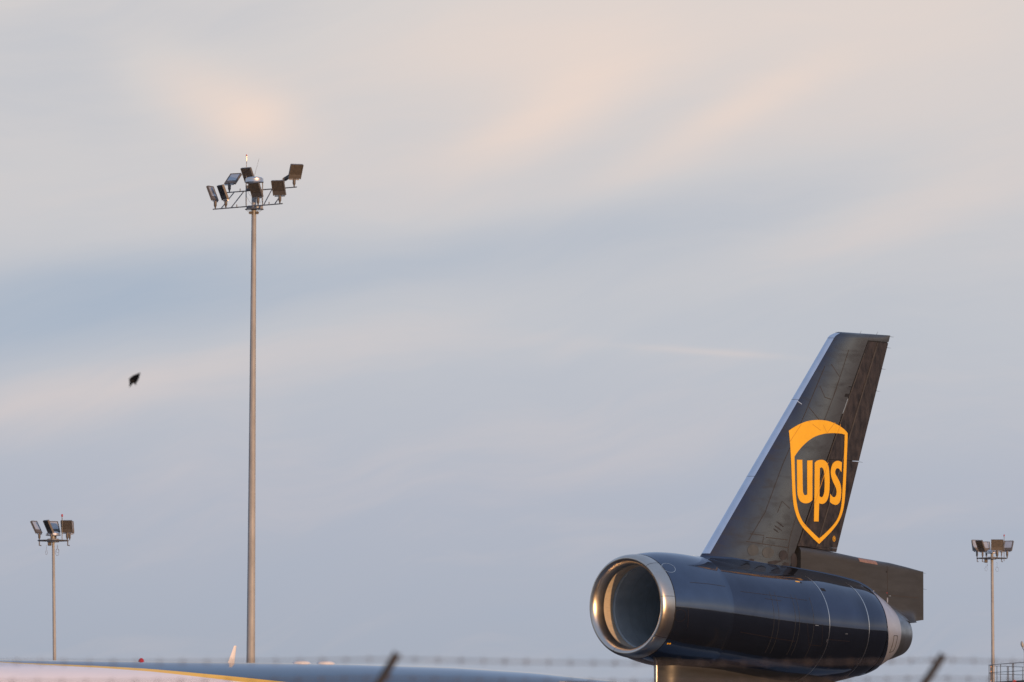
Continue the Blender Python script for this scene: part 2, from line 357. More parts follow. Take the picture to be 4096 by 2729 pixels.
# access door on the core cowl; the painted cowl's trailing edge runs further aft underneath
def cowl_r(s): q = max(0, min(1, (s - sw0) / (sw1 - sw0))); return 1.372 - .45 * q ** 1.35
rr_ = []
for u in frange(0, 1, 9):
    row = []
    for j in range(97):
        a = 2 * math.pi * j / 96; g = max(0, .15 - math.cos(a)) ** 1.6; q = sw0 - .004 + .50 * u * g; r = cowl_r(q) + .028 + belly(q, a) - .02 * (u > .99); row.append(L(q, -r * math.sin(a), zc(q) + r * math.cos(a)))
    rr_.append(row)
MB().loft(rr_, closed=False).build('cowl_trailing_edge', M['gloss'], nac)
mb = MB(); sd0, sd1, aa0, aa1 = sw0 + .50, sw0 + .82, R(97), R(122)
for (p, q) in (((sd0, aa0), (sd1, aa0)), ((sd1, aa0), (sd1, aa1)), ((sd1, aa1), (sd0, aa1)), ((sd0, aa1), (sd0, aa0))):
    pts = []
    for i in range(6):
        s = p[0] + (q[0] - p[0]) * i / 5; a = p[1] + (q[1] - p[1]) * i / 5; r = cowl_r(s) + .002
        pts.append(L(s, -r * math.sin(a), zc(s) + r * math.cos(a)))
    mb.path(pts, .009, 5)
mb.build('access_door_edge', M['gap'], nac)

# ---- fin
LE = [pl(3317, 1345), pl(2813, 2211)]; TE = [pl(3560, 1345), pl(3345, 2209)]
def on(line, z): (sa, za), (sb, zb) = line; return sa + (sb - sa) * (z - za) / (zb - za)
Z_TOP = pl(3440, 1334)[1]; Z_BOT = pl(3180, 2312)[1]
def le(z): return on(LE, z) + max(0, z - (Z_TOP - .18)) ** 2 * 9
def te(z): return on(TE, z)
def half(c, z):
    """half thickness of the fin at chord fraction c"""
    c = max(0, min(1, c)); ch = on(TE, z) - on(LE, z); T = .112
    y = 5 * T * (.2969 * math.sqrt(c) - .126 * c - .3516 * c * c + .2843 * c ** 3 - .1036 * c ** 4) * ch
    d = max(0, z - (Z_TOP - .16)) / .16
    return y * math.sqrt(max(0, 1 - d * d * .96)) + .003
def surf(px, py):
    """chord fraction and height of the point of the fin's port skin on that sight line"""
    y = .2
    for _ in range(12):
        s, z = pl(px, py, y); c = (s - on(LE, z)) / (on(TE, z) - on(LE, z)); y = half(c, min(z, Z_TOP - .17))
    return c, z
def FP(c, z, side, lift=0.0): return L(le(z) + (te(z) - le(z)) * c, side * (half(c, z) + lift), z)
cht, zht = surf(3470, 1372); chb, zhb = surf(3199, 2155)
cft, zft = surf(3517, 1352); cfb, zfb = surf(3279, 2148)
def ch(z): return cht + (chb - cht) * (z - zht) / (zhb - zht)          # hinge line
def cf(z): return cft + (cfb - cft) * (z - zft) / (zfb - zft)          # second hinge line
zs = frange(Z_BOT, Z_TOP - .17, 36) + [Z_TOP - .16 + .16 * math.sin(math.pi / 2 * k / 7) for k in range(1, 8)]
CL = .055
def paint_fin_sheen_and_wear():  # navy-olive-brown ramp puts the sky's reflection into the base colour; mottling is wear
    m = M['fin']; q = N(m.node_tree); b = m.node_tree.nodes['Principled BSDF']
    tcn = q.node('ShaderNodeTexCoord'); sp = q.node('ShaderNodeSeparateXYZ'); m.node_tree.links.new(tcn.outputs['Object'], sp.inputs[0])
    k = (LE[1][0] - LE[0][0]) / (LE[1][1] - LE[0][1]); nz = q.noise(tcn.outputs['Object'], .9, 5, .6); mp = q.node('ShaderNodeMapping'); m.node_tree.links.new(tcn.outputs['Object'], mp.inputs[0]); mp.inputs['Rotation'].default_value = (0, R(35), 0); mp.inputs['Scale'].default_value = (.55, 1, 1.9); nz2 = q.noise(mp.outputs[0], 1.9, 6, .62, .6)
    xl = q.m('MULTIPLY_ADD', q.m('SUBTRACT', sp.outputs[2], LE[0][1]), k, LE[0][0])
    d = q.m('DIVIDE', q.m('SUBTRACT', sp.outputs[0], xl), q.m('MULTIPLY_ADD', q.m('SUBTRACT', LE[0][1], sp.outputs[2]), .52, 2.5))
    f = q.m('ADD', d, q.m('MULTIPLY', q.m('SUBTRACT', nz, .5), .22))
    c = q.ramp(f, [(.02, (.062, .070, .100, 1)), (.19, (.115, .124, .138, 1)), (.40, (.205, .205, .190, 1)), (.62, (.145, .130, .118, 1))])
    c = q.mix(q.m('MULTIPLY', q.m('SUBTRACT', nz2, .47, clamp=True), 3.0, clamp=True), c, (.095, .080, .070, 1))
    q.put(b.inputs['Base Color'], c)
paint_fin_sheen_and_wear()
def skin(cs_of, zlist, lift=0.0):
    """closed shell of the fin between two chord fractions"""
    rings = []
    for z in zlist:
        cs = cs_of(z); rings.append([FP(c, z, -1, lift) for c in cs] + [FP(c, z, 1, lift) for c in reversed(cs)])
    return MB().loft(rings, True, True, True)
def clead(z): return .15 / (te(z) - le(z))
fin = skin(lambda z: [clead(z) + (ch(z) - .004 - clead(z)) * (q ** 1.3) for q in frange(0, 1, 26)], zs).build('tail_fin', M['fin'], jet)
zl = [z for z in zs if z > pl(2825, 2216)[1] and z < Z_TOP - .02]
skin(lambda z: [clead(z) * q * q for q in frange(0, .998, 12)], zl, .003).build('leading_edge', M['lead'], fin)
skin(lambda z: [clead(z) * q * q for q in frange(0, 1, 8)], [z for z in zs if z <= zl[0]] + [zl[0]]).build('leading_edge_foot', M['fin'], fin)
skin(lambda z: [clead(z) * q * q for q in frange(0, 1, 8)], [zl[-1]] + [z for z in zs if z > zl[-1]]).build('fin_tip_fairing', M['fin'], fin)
for px, py in ((3186, 1600), (2988, 1906), (3316, 1353)):
    z0 = pl(px, py)[1]
    skin(lambda z: [clead(z) * q * q for q in frange(0, 1.0, 10)], [z0, z0 + .010], .0045).build('leading_edge_joint', M['gap'], fin)
# rudder: upper and lower, each a forward panel and a trailing tab
zr_split = surf(3348, 1840)[1]; zr_bot = surf(3224, 2186)[1]; zr_aft = pl(3345, 2209)[1]
z_notch = surf(3470, 1362)[1]
def tilt_bottom(c, z, zlo):
    """the rudder's lower edge slopes down aft"""
    return z
zu = frange(zr_split + .012, z_notch - .03, 26); zlw = frange(zr_bot, zr_split - .012, 16)
for zz, nm in ((zu, 'upper_rudder'), (zlw, 'lower_rudder')):
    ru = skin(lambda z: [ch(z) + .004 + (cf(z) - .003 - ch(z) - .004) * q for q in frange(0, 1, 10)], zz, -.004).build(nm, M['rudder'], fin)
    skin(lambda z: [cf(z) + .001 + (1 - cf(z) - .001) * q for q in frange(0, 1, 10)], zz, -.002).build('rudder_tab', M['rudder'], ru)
skin(lambda z: [ch(z) + .01 + (.925 - ch(z) - .01) * q for q in frange(0, 1, 8)], [zr_split - .014, zr_split + .014], -.012).build('rudder_gap', M['gap'], fin)
skin(lambda z: [ch(z) + .01 + (.985 - ch(z) - .01) * q for q in frange(0, 1, 8)], [z_notch - .032, z_notch + .002], -.012).build('rudder_gap', M['gap'], fin)
# the aft tip above the upper rudder stays with the fin
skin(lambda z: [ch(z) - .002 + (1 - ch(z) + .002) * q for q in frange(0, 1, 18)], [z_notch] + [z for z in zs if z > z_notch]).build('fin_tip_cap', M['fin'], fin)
# wedge below the lower rudder
def wedge():
    rings = []
    for c in frange(chb + .06, 1, 12):
        zt = zr_bot - .006; f = (c - chb - .06) / (1 - chb - .06); zb = zr_bot + (zr_aft - zr_bot) * min(1, f * 1.02)
        h1 = half(c, zt); rings.append([L(le(zt) + (te(zt) - le(zt)) * c, -h1, zt), L(le(zb) + (te(zb) - le(zb)) * c, -h1, min(zb, zt - .002)), L(le(zb) + (te(zb) - le(zb)) * c, h1, min(zb, zt - .002)), L(le(zt) + (te(zt) - le(zt)) * c, h1, zt)])
    return MB().loft(rings, True, True, True)
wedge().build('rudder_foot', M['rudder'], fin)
def strip(c_of, z0, z1, wd, m, name, lift=.004, k=14, sides=(-1, 1)):
    for sd_ in sides:
        mb = MB(); mb.loft([[FP(c_of(z) - wd / 2 / (te(z) - le(z)), z, sd_, lift), FP(c_of(z) + wd / 2 / (te(z) - le(z)), z, sd_, lift)] for z in frange(z0, z1, k)], closed=False); mb.build(name, m, fin)
mseam = mat('worn paint edge', (.10, .088, .078), .5, .3, 0, 1.5, .5, 3)
strip(cf, zr_bot, z_notch - .05, .07, mseam, 'hinge_strip')
strip(lambda z: ch(z) + .012, zr_bot + .1, z_notch - .4, .045, mseam, 'hinge_strip')
strip(lambda z: ch(z) - .002, surf(3390, 1575)[1] + .1, z_notch, .035, M['gap'], 'rudder_gap')
strip(lambda z: ch(z) - .001, surf(3372, 1655)[1], surf(3393, 1595)[1], .035, M['seam'], 'bright_slot')
strip(lambda z: ch(z) - .003, surf(3365, 1675)[1], surf(3372, 1655)[1], .05, M['gap'], 'rudder_gap')
strip(lambda z: ch(z) - .02, surf(3385, 1588)[1], surf(3388, 1575)[1], .26, M['gap'], 'hinge_cutout')
strip(lambda z: ch(z) - .02, surf(3391, 1549)[1], surf(3391, 1545)[1], .20, M['gap'], 'hinge_cutout')
def fin_poly(pts, m, name, lift=.005, holes=(), fine=.14, parent=None):
    """flat print on the port skin: outline given as sight lines, laid on the airfoil"""
    loops = [[surf(*p) for p in pts]] + [[surf(*p) for p in h] for h in holes]
    v2 = [[Vector((c * 5, z, 0)) for c, z in l] for l in loops]
    tris = tessellate_polygon(v2); flat = [q for l in v2 for q in l]
    bm = bmesh.new(); vs = [bm.verts.new(q) for q in flat]
    for t_ in tris:
        try: bm.faces.new([vs[i] for i in t_])
        except ValueError: pass
    for _ in range(6):
        es = [e for e in bm.edges if e.calc_length() > fine]
        if not es: break
        bmesh.ops.subdivide_edges(bm, edges=es, cuts=1); bmesh.ops.triangulate(bm, faces=bm.faces[:])
    bm.verts.index_update()
    mb = MB().add([FP(v.co.x / 5, v.co.y, -1, lift) for v in bm.verts], [[v.index for v in f.verts] for f in bm.faces]); bm.free()
    return mb.build(name, m, parent or fin)
def Q(pts): return [(3100 + x * .41452, 1600 + y * .41454) for x, y in pts]
def curve(pts, k=3, closed=True):
    """Catmull-Rom; a corner is marked by a third value"""
    o = []; L_ = len(pts)
    for i in range(L_):
        p1, p2 = pts[i], pts[(i + 1) % L_]
        p0 = pts[i - 1] if len(p1) < 3 else p1; p3 = pts[(i + 2) % L_] if len(p2) < 3 else p2
        for j in range(k):
            t_ = j / k
            o.append(tuple(.5 * (2 * p1[a] + (p2[a] - p0[a]) * t_ + (2 * p0[a] - 5 * p1[a] + 4 * p2[a] - p3[a]) * t_ * t_ + (3 * p1[a] - p0[a] - 3 * p2[a] + p3[a]) * t_ ** 3) for a in (0, 1)))
    return o
outer = [(133, 297, 1), (180, 265), (240, 232), (310, 206), (380, 195), (440, 194), (510, 204), (570, 224), (630, 256), (675, 292), (700, 322, 1), (697, 430), (692, 560), (687, 700), (680, 850), (672, 960), (660, 1045), (638, 1122), (603, 1192), (556, 1255), (500, 1315), (425, 1390, 1), (375, 1345), (325, 1293), (268, 1232), (226, 1165), (199, 1095), (180, 1020), (169, 925), (163, 800), (155, 600), (145, 430)]
inner = [(672, 335, 1), (640, 326), (600, 322), (530, 321), (460, 330), (390, 352), (330, 388), (270, 440), (220, 498), (187, 548, 1), (190, 700), (195, 850), (202, 940), (215, 1030), (235, 1105), (266, 1172), (310, 1225), (370, 1285), (425, 1338, 1), (480, 1290), (540, 1230), (587, 1172), (614, 1118), (632, 1055), (643, 980), (651, 850), (659, 700), (664, 560), (669, 430)]
shield = fin_poly(Q(curve(outer)), M['gold'], 'shield_emblem', holes=[Q(curve(inner))])
u_ = [(210, 578, 1), (262, 578, 1), (265, 720), (267, 860), (274, 905), (290, 920), (310, 912, 1), (309, 585, 1), (361, 583, 1), (360, 965, 1), (335, 988), (302, 998), (268, 993), (240, 974), (222, 938), (214, 885), (212, 760)]
p_ = [(382, 607, 1), (402, 588), (437, 578), (472, 583), (500, 607), (518, 655), (526, 760), (524, 870), (512, 940), (490, 985), (458, 1004), (425, 998, 1), (420, 1173, 1), (374, 1173, 1), (379, 960)]
ph = [(432, 658, 1), (448, 651), (465, 668), (474, 715), (478, 800), (474, 885), (462, 928), (446, 940), (428, 928, 1), (430, 800)]
s_ = [(645, 604, 1), (620, 590), (592, 589), (562, 608), (543, 648), (537, 700), (545, 750), (563, 800), (584, 842), (593, 882), (588, 922), (570, 940), (550, 930), (531, 905, 1), (528, 985, 1), (552, 1004), (583, 1013), (610, 1003), (629, 970), (638, 900), (636, 842), (622, 790), (597, 742), (581, 710), (581, 682), (595, 661), (617, 664), (634, 690), (641, 695, 1)]
for g, h in ((u_, []), (p_, [ph]), (s_, [])):
    fin_poly(Q(curve(g)), M['gold'], 'emblem_letter', holes=[Q(curve(x)) for x in h], parent=shield)
el_ = lambda rx, ry: [(569 + rx * math.cos(2 * math.pi * k / 20), 1340 + ry * math.sin(2 * math.pi * k / 20)) for k in range(20)]
fin_poly(Q(el_(14, 27)), M['gold'], 'registered_mark', holes=[Q(el_(10.5, 22.5))], parent=shield)
fin_poly(Q([(564, 1326), (571, 1326), (575, 1332), (573, 1339), (576, 1354), (573, 1354), (569.5, 1341), (567, 1341), (567, 1354), (564, 1354)]), M['gold'], 'registered_letter', parent=shield)
# seams, hatches and oil stains on the fin
mworn = mat('worn gold paint over a seam', (.62, .30, .015), .5)
def fin_line(pts, wd, m, name, lift=.0035):
    q = []
    for (a, b), (c, d) in zip(pts, pts[1:]):
        k = max(2, int(math.hypot(c - a, d - b) / 25)); q += [surf(a + (c - a) * i / k, b + (d - b) * i / k) for i in range(k)]
    q.append(surf(*pts[-1])); P3 = [FP(c, z, -1, lift) for c, z in q]; rings = []
    for i, p in enumerate(P3):
        d = P3[min(i + 1, len(P3) - 1)] - P3[max(i - 1, 0)]; s_v = d.cross(Vector((0, 1, 0))).normalized() * wd / 2; rings.append([p - s_v, p + s_v])
    return MB().loft(rings, closed=False).build(name, m, fin)
mline = mat('dark sealant line', (.055, .047, .042), .55, .3)
for pts in [[(3325, 1457), (3360, 1510), (3352, 1530), (3330, 1597)], [(3280, 1545), (3300, 1590), (3325, 1598)], [(3235, 1628), (3285, 1690)], [(3300, 1465), (3220, 1655), (3130, 1860), (3060, 2050), (2995, 2160)],
            [(3395, 1400), (3340, 1570), (3290, 1700)], [(2985, 2166), (3130, 2188), (3155, 2192)], [(3000, 2135), (3056, 2142), (3050, 2172)], [(3065, 2150), (3150, 2160)], [(3160, 2150), (3153, 2195), (3150, 2240)],
            [(3190, 2050), (3160, 2150)], [(3110, 2050), (3128, 2005), (3160, 2035)]]:
    fin_line(pts, .022, mline, 'skin_joint')
for pts in ([(3160, 1766), (3205, 1697)], [(3232, 1684), (3282, 1722)], [(3292, 1700), (3308, 1732), (3340, 1690)], [(3348, 1735), (3362, 1698)], [(3258, 2016), (3300, 1890), (3312, 1850)], [(3210, 2095), (3228, 2110)], [(3275, 2168), (3279, 2155)]):
    fin_line(pts, .022, mworn, 'skin_joint', .0065)
fin_line([(3189, 1605), (3207, 1617)], .025, M['seam'], 'skin_joint'); 
mhatch = mat('access hatch paint', (.145, .145, .135), .34, .6, 0, 1.5, .3, 4); mstain = mat('oil stain', (.050, .042, .040), .4, .2, 0, 1.5, .5, 5)
def disc(px, py, rx, ry, m, name, lift=.006, k=24): return fin_poly([(px + rx * math.cos(2 * math.pi * j / k), py + ry * math.sin(2 * math.pi * j / k)) for j in range(k)], m, name, lift)
disc(3012, 2201, 22, 23, mhatch, 'access_hatch'); disc(3072, 2211, 24, 22, mhatch, 'access_hatch'); disc(3133, 2221, 17, 20, mstain, 'access_hatch')
disc(3176, 2245, 12, 32, mstain, 'access_hatch')
def blot(px, py, rx, ry, deg, nm='oil_stain'):
    pts = []
    for j in range(22):
        a = 2 * math.pi * j / 22; f = 1 + random.uniform(-.3, .3); x, y = rx * f * math.cos(a), ry * f * math.sin(a)
        pts.append((px + x * math.cos(R(deg)) - y * math.sin(R(deg)), py + x * math.sin(R(deg)) + y * math.cos(R(deg))))
    return fin_poly(pts, mstain, nm, .0045)
for a in [(3003, 2244, 15, 7, -10), (3095, 2250, 32, 7, -8), (3143, 2262, 15, 12, 0), (3112, 2112, 17, 2.5, 38), (3122, 2098, 17, 2.5, 38), (3104, 2122, 13, 2.5, 38)]: blot(*a)
# static wicks on the tip and the trailing edge
def wick(p, d, parent=None): MB().tube(p, Vector(p) + Vector(d), .007, .002, 6).build('static_wick', M['gap'], parent or fin)
for px, py in ((3337, 1338), (3437, 1336), (3503, 1340)):
    s, z = pl(px, py); wick(L(s, 0, z - .03), (.1, 0, .13))
for px, py in ((3561, 1347), (3549, 1391), (3528, 1476), (3506, 1564), (3438, 1848)):
    s, z = pl(px, py); wick(L(s - .02, 0, z), (.2, 0, -.01))

# ---- root fairing between fin and nacelle
sA = pl(2784, 2231)[0]; sB = pl(3520, 2410)[0]
s_hinge = le(Z_BOT) + (te(Z_BOT) - le(Z_BOT)) * .68
def fin_half(s):
    c = (s - on(LE, Z_BOT)) / (on(TE, Z_BOT) - on(LE, Z_BOT))
    if s < s_hinge: return half(c, Z_BOT + .3) if c > 0 else .003
    return None
slab_w = [(s_hinge - .3, .30), (pl(3417, 2231)[0], .32), (pl(3550, 2250)[0], .20), (pl(3689, 2287)[0], .025)]
def wslab(s): return smooth_tab(s, slab_w, .3)
def hw(s):
    a = fin_half(s); b = wslab(s)
    return b if a is None else (a if s < s_hinge - .6 else a + (b - a) * (s - s_hinge + .6) / .6)
mb = MB()
for side in (-1, 1):
    rings = []
    for s in frange(sA, sB, 56):
        f0 = min(1, (s - sA) / 1.2); f1 = min(1, max(0, (sB - s)) / 2.5)
        ps = R(6 + 24 * f0 ** .7 * (.45 + .55 * f1)); r = rn(s) if s < sw0 else cowl_r(s)
        h0 = max(.004, hw(s)); ztop = zc(s) + math.sqrt(max(.01, r * r - h0 * h0)) + .05 + .10 * f0 * (.3 + .7 * f1)
        A_ = Vector((h0, ztop)); C_ = Vector((r * math.sin(ps), zc(s) + r * math.cos(ps) - .004)); tt = max(.02, (r * math.sin(ps) - h0 - .02) / math.cos(ps)); Bc = Vector((C_.x - tt * math.cos(ps), min(C_.y + tt * math.sin(ps), ztop)))
        pr = []
        for q in frange(0, 1, 10):
            p = A_ * (1 - q) ** 2 + Bc * 2 * q * (1 - q) + C_ * q * q; pr.append(L(s, side * p.x, p.y))
        rings.append(pr)
    mb.loft(rings, closed=False)
mb.build('fin_root_fairing', M['gloss'], jet)
fin_line([(2972, 2268), (3060, 2281), (3150, 2294), (3240, 2308)], .035, M['gap'], 'skin_joint')
# ---- aft fairing behind the rudder foot
TOPL = [pl(x, y) for x, y in ((3150, 2180), (3195, 2187), (3300, 2205), (3417, 2230), (3550, 2251), (3620, 2268), (3690, 2287))]
BOTL = [(pl(3190, 2330)[0], zc(pl(3190, 2330)[0]) + 1.2), (pl(3420, 2370)[0], zc(pl(3420, 2370)[0]) + 1.12), pl(3500, 2420, .4), pl(3560, 2456, .45), pl(3624, 2494, .35), pl(3648, 2488, .1), pl(3692, 2480)]
def ztop(s): return smooth_tab(s, TOPL, .12)
def zbot(s): return smooth_tab(s, BOTL, .1)
sT0 = pl(3172, 2184)[0]; sT1 = pl(3690, 2287)[0]
rings = []; 
for s in frange(sT0, sT1, 60):
    w_ = wslab(s); zt, zb = ztop(s), zbot(s); H = zt - zb; rd = min(.22, w_ * .95)
    fl = .42 * max(0, min(1, (s - pl(3500, 2420, .4)[0]) / .8, (pl(3655, 2488)[0] - s) / .5))
    pr = []
    for q in frange(0, math.pi / 2, 7): pr.append((w_ - rd + rd * math.sin(q), zt - rd * .8 * (1 - math.cos(q))))
    for q in frange(.06, 1, 26):
        z = zt - rd * .8 - (H - rd * .8) * q; pr.append((w_ + fl * max(0, 1 - (z - zb) / .34) ** 1.4, z))
    rings.append([L(s, -a, z) for a, z in pr] + [L(s, a, z) for a, z in reversed(pr)])
aft = MB().loft(rings, True, True, True).build('aft_fairing', M['fairing'], jet)
def side_plate(px, py, wpx, hpx, m, name, rot_=0, parent=aft, lift=.004):
    s, z = pl(px, py, .3)
    for _ in range(8): s, z = pl(px, py, wslab(s) + lift)
    k = scale_at(s); ww = wpx / k / math.sin(TH); hh = hpx / k; c, d = math.cos(rot_), math.sin(rot_)
    P = lambda a, b, l: L(s + a * c - b * d, -(wslab(s + a) + l), z + a * d + b * c)
    v = [P(-ww / 2, -hh / 2, lift), P(ww / 2, -hh / 2, lift), P(ww / 2, hh / 2, lift), P(-ww / 2, hh / 2, lift)]
    return MB().add(v + [q + Vector((0, .02, 0)) for q in v], [(0, 1, 2, 3), (0, 1, 5, 4), (1, 2, 6, 5), (2, 3, 7, 6), (3, 0, 4, 7)]).build(name, m, parent, False)
side_plate(3495, 2369, 4, 13, M['white_cowl'], 'marking'); side_plate(3550, 2401, 5, 20, M['white_cowl'], 'marking'); side_plate(3441, 2347, 7, 16, M['white_cowl'], 'marking', .3)
side_plate(3546, 2288, 4, 7, M['gap'], 'drain_hole'); side_plate(3548, 2372, 4, 3, M['red'], 'marking')
side_plate(3550, 2330, 1.2, 130, mline, 'skin_joint'); side_plate(3620, 2387, 130, 3, mline, 'skin_joint', -.03); side_plate(3560, 2384, 10, 2, M['seam'], 'latch')
mcop = mat('copper coloured patch', (.36, .21, .155), .5, .2, 0, 1.5, .4, 9)
s, z = pl(3445, 2238); mb = MB(); rr = []
for q in frange(-.46, .46, 10):
    w_ = wslab(s + q); zt = ztop(s + q); rd = min(.22, w_ * .95)
    rr.append([L(s + q, -(w_ - rd + rd * math.sin(a) + .004 * math.sin(a)), zt - rd * .8 * (1 - math.cos(a)) + .004 * math.cos(a)) for a in frange(R(35), R(82), 6)])
mb.loft(rr, closed=False).build('copper_patch', mcop, aft)
for px, py in ((3690, 2291), (3691, 2355)):
    s, z = pl(px, py); wick(L(s - .03, 0, z), (.22, 0, -.03), aft)
# thin warm metal ledge over the exhaust
p0 = pl(3565, 2458, .42); p1 = pl(3621, 2492, .2)
MB().path([L(p0[0], -.55, p0[1]), L((p0[0] + p1[0]) / 2, -.46, (p0[1] + p1[1]) / 2 + .02), L(p1[0], -.22, p1[1])], .035, 8).build('heat_shield', mcop, aft)

# ---- lower strut carrying the nacelle above the fuselage
sS0 = pl(2626, 2690, .0)[0]; sS1 = pl(3330, 2729)[0]
ztop_f = [pl(x, y) for x, y in ((0, 2639), (500, 2646), (980, 2652), (1400, 2657), (1800, 2670), (2100, 2689), (2440, 2725))]
def zft_(s):
    if s <= ztop_f[0][0]: return ztop_f[0][1]
    if s >= ztop_f[-1][0]:
        d = s - ztop_f[-1][0]; return ztop_f[-1][1] - .085 * d - .006 * d * d
    return smooth_tab(s, ztop_f, .45)
mb = MB(); rings = []
for s in frange(sS0, sS1, 50):
    f = (s - sS0) / (sS1 - sS0)
    w_ = max(.012, .42 * min(1, math.sqrt(min(1, f / .06))) * (1 - .8 * max(0, (f - .3) / .7)))
    zt = zc(s) - rn(s) + .08; z0 = zft_(s) - .5
    fl = .07 * min(1, f / .2); pr = []
    for q in frange(0, 1, 24):
        z = zt + (z0 - zt) * q; pr.append((w_ + fl * math.exp(-max(0, zt - .06 - z) / .10), z))
    rings.append([L(s, -a, z) for a, z in pr] + [L(s, a, z) for a, z in reversed(pr)])
strut = mb.loft(rings, True, True, True).build('engine_strut', M['fairing'], jet)
MB().tube(L(sS0 - .01, 0, zft_(sS0) - .3), L(sS0 - .01, 0, zc(sS0) - rn(sS0) + .05), .05, .05, 12).build('strut_leading_edge', M['lip'], strut)

# ---- fuselage, painted in three fields (brown top, gold stripe, white belly)
FR = 3.0
def fus_angle(px, py):
    y = .5
    for _ in range(60):
        s, z = pl(px, py, y); zz = z - (zft_(s) - FR); y = .6 * y + .4 * math.sqrt(max(.02, FR * FR - zz * zz))
    return s, math.acos(max(-1, min(1, zz / FR)))
SU = [fus_angle(x, y) for x, y in ((25, 2648), (100, 2652.5), (250, 2658), (400, 2664.5), (600, 2676), (800, 2694), (960, 2709), (1100, 2724))]
SLo = [fus_angle(x, y) for x, y in ((10, 2651), (100, 2656), (250, 2663.5), (400, 2671.5), (600, 2686), (800, 2708), (960, 2727))]
print('stripe', [(round(a, 1), round(math.degrees(b), 1)) for a, b in SU], [(round(a, 1), round(math.degrees(b), 1)) for a, b in SLo])
def ext(tab, s, k0):
    if s < tab[0][0]: return max(.0, tab[0][1] - k0 * (tab[0][0] - s))
    if s > tab[-1][0]: return tab[-1][1] + (s - tab[-1][0]) * (tab[-1][1] - tab[-3][1]) / (tab[-1][0] - tab[-3][0])
    return interp(s, tab)
ss = frange(-46.5, -44, 8) + frange(-43.5, -26, 10) + frange(-25.5, 3, 80) + frange(3.5, 13.5, 14)
mb = MB(); rings = []; mats_rows = []
K1, K2, K3 = 22, 4, 30
for s in ss:
    r = FR
    if s < -40: r = FR * math.sqrt(max(.003, 1 - ((-40 - s) / 6.6) ** 2))
    if s > 2: r = FR * max(.12, 1 - ((s - 2) / 12.2) ** 1.5)
    zc_ = zft_(s) - FR + (.55 * (FR - r) if s > 2 else -.25 * (FR - r) if s < -40 else 0)
    if s > 2: zc_ = zft_(s) - r
    a1 = min(2.6, ext(SU, s, .08)); a2 = min(2.75, max(a1 + .0015, ext(SLo, s, .08)))
    angs = [a1 * i / K1 for i in range(K1)] + [a1 + (a2 - a1) * i / K2 for i in range(K2)] + [a2 + (math.pi - a2) * i / K3 for i in range(K3 + 1)]
    half_ = [(r * math.sin(a), zc_ + r * math.cos(a)) for a in angs]
    rings.append([L(s, -y, z) for y, z in half_] + [L(s, y, z) for y, z in reversed(half_[1:-1])])
k = len(rings[0]); vs = [p for r_ in rings for p in r_]; nh = K1 + K2 + K3
fs = []; mi = []
for i in range(len(rings) - 1):
    for j in range(k):
        a, b = i * k + j, i * k + (j + 1) % k; fs.append((a, b, b + k, a + k))
        jj = j if j < nh else k - 1 - j
        mi.append(0 if jj < K1 else 1 if jj < K1 + K2 else 2)
mb.v = [tuple(p) for p in vs]; mb.f = fs; mb.mi = mi
mb.f += [tuple(range(k))[::-1], tuple((len(rings) - 1) * k + j for j in range(k))]; mb.mi += [2, 0]
fus = mb.build('fuselage', [M['navy'], M['stripe'], M['white']], jet, angle=50)
# things on the spine
def spine(px): 
    s = pl(px, 2650)[0]
    for _ in range(6):
        d = ray(px, 2650); s = pl(px, 2650)[0]
    return s, zft_(s)
s, z = spine(927)
p = [(pl(909, 2651)), (pl(937, 2651)), (pl(946, 2584)), (pl(936, 2583))]
rr = []
for q in frange(0, 1, 6):
    a0 = p[0][0] + (p[3][0] - p[0][0]) * q; a1 = p[1][0] + (p[2][0] - p[1][0]) * q; zz = p[0][1] - .05 + (p[3][1] - p[0][1] + .05) * q
    rr.append([L(a0 + (a1 - a0) * c, -side * .045 * (1 - .5 * q) * math.sqrt(max(0, c * (1 - c))) * 2, zz) for side, c in [(1, c) for c in (0, .1, .3, .6, .85, 1)] + [(-1, c) for c in (.85, .6, .3, .1)]])
MB().loft(rr, True, True, True).build('blade_antenna', M['dome'], fus)
def dome(px, wpx, hh, m, name, slope=0):
    s, z = spine(px); w_ = wpx / scale_at(s) / 2; 
    rings = [[L(s + w_ * 1.25 * math.cos(a) * c, w_ * .8 * math.sin(a) * c, z - .02 + (hh + .02) * d) for a in [2 * math.pi * j / 28 for j in range(28)]] for c, d in ((1, 0), (.97, .3), (.85, .65), (.6, .88), (.3, .98), (.02, 1))]
    return MB().loft(rings, True, False, True).build(name, m, fus)
dome(1206, 72, .085, M['dome'], 'antenna_dome'); dome(1303, 72, .085, M['dome'], 'antenna_dome')
s, z = spine(565); w_ = 10 / scale_at(s)
MB().lathe([(w_ * 1.25, -.05), (w_ * 1.2, .02), (w_, .055), (w_ * .65, .085), (w_ * .2, .10)], L(s, 0, z), 18).build('red_beacon', M['red'], fus)
mstab = mat('matte brown stabiliser paint', (.050, .036, .028), .65, 0, 0, 1.4, .4, 1.2)
# horizontal stabilisers (below the picture, they show in the nacelle's paint)
for side, nm in ((-1, 'port'), (1, 'starboard')):
    rings = []
    for q in frange(0, 1, 8):
        y = side * (.6 + 8.4 * q); c0 = 5.0 + 6.2 * q; chd = 6.2 - 3.9 * q; z = zft_(7) - 2.4 + .35 * q
        rings.append([L(c0 + chd * c, y, z + sg * 5 * .10 * chd * (.2969 * math.sqrt(c) - .126 * c - .3516 * c * c + .2843 * c ** 3 - .1015 * c ** 4)) for c, sg in [(c, 1) for c in (0, .02, .08, .2, .4, .7, 1)] + [(c, -1) for c in (.7, .4, .2, .08, .02)]])
    MB().loft(rings, True, True, True).build('horizontal_stabilizer', mstab, jet)
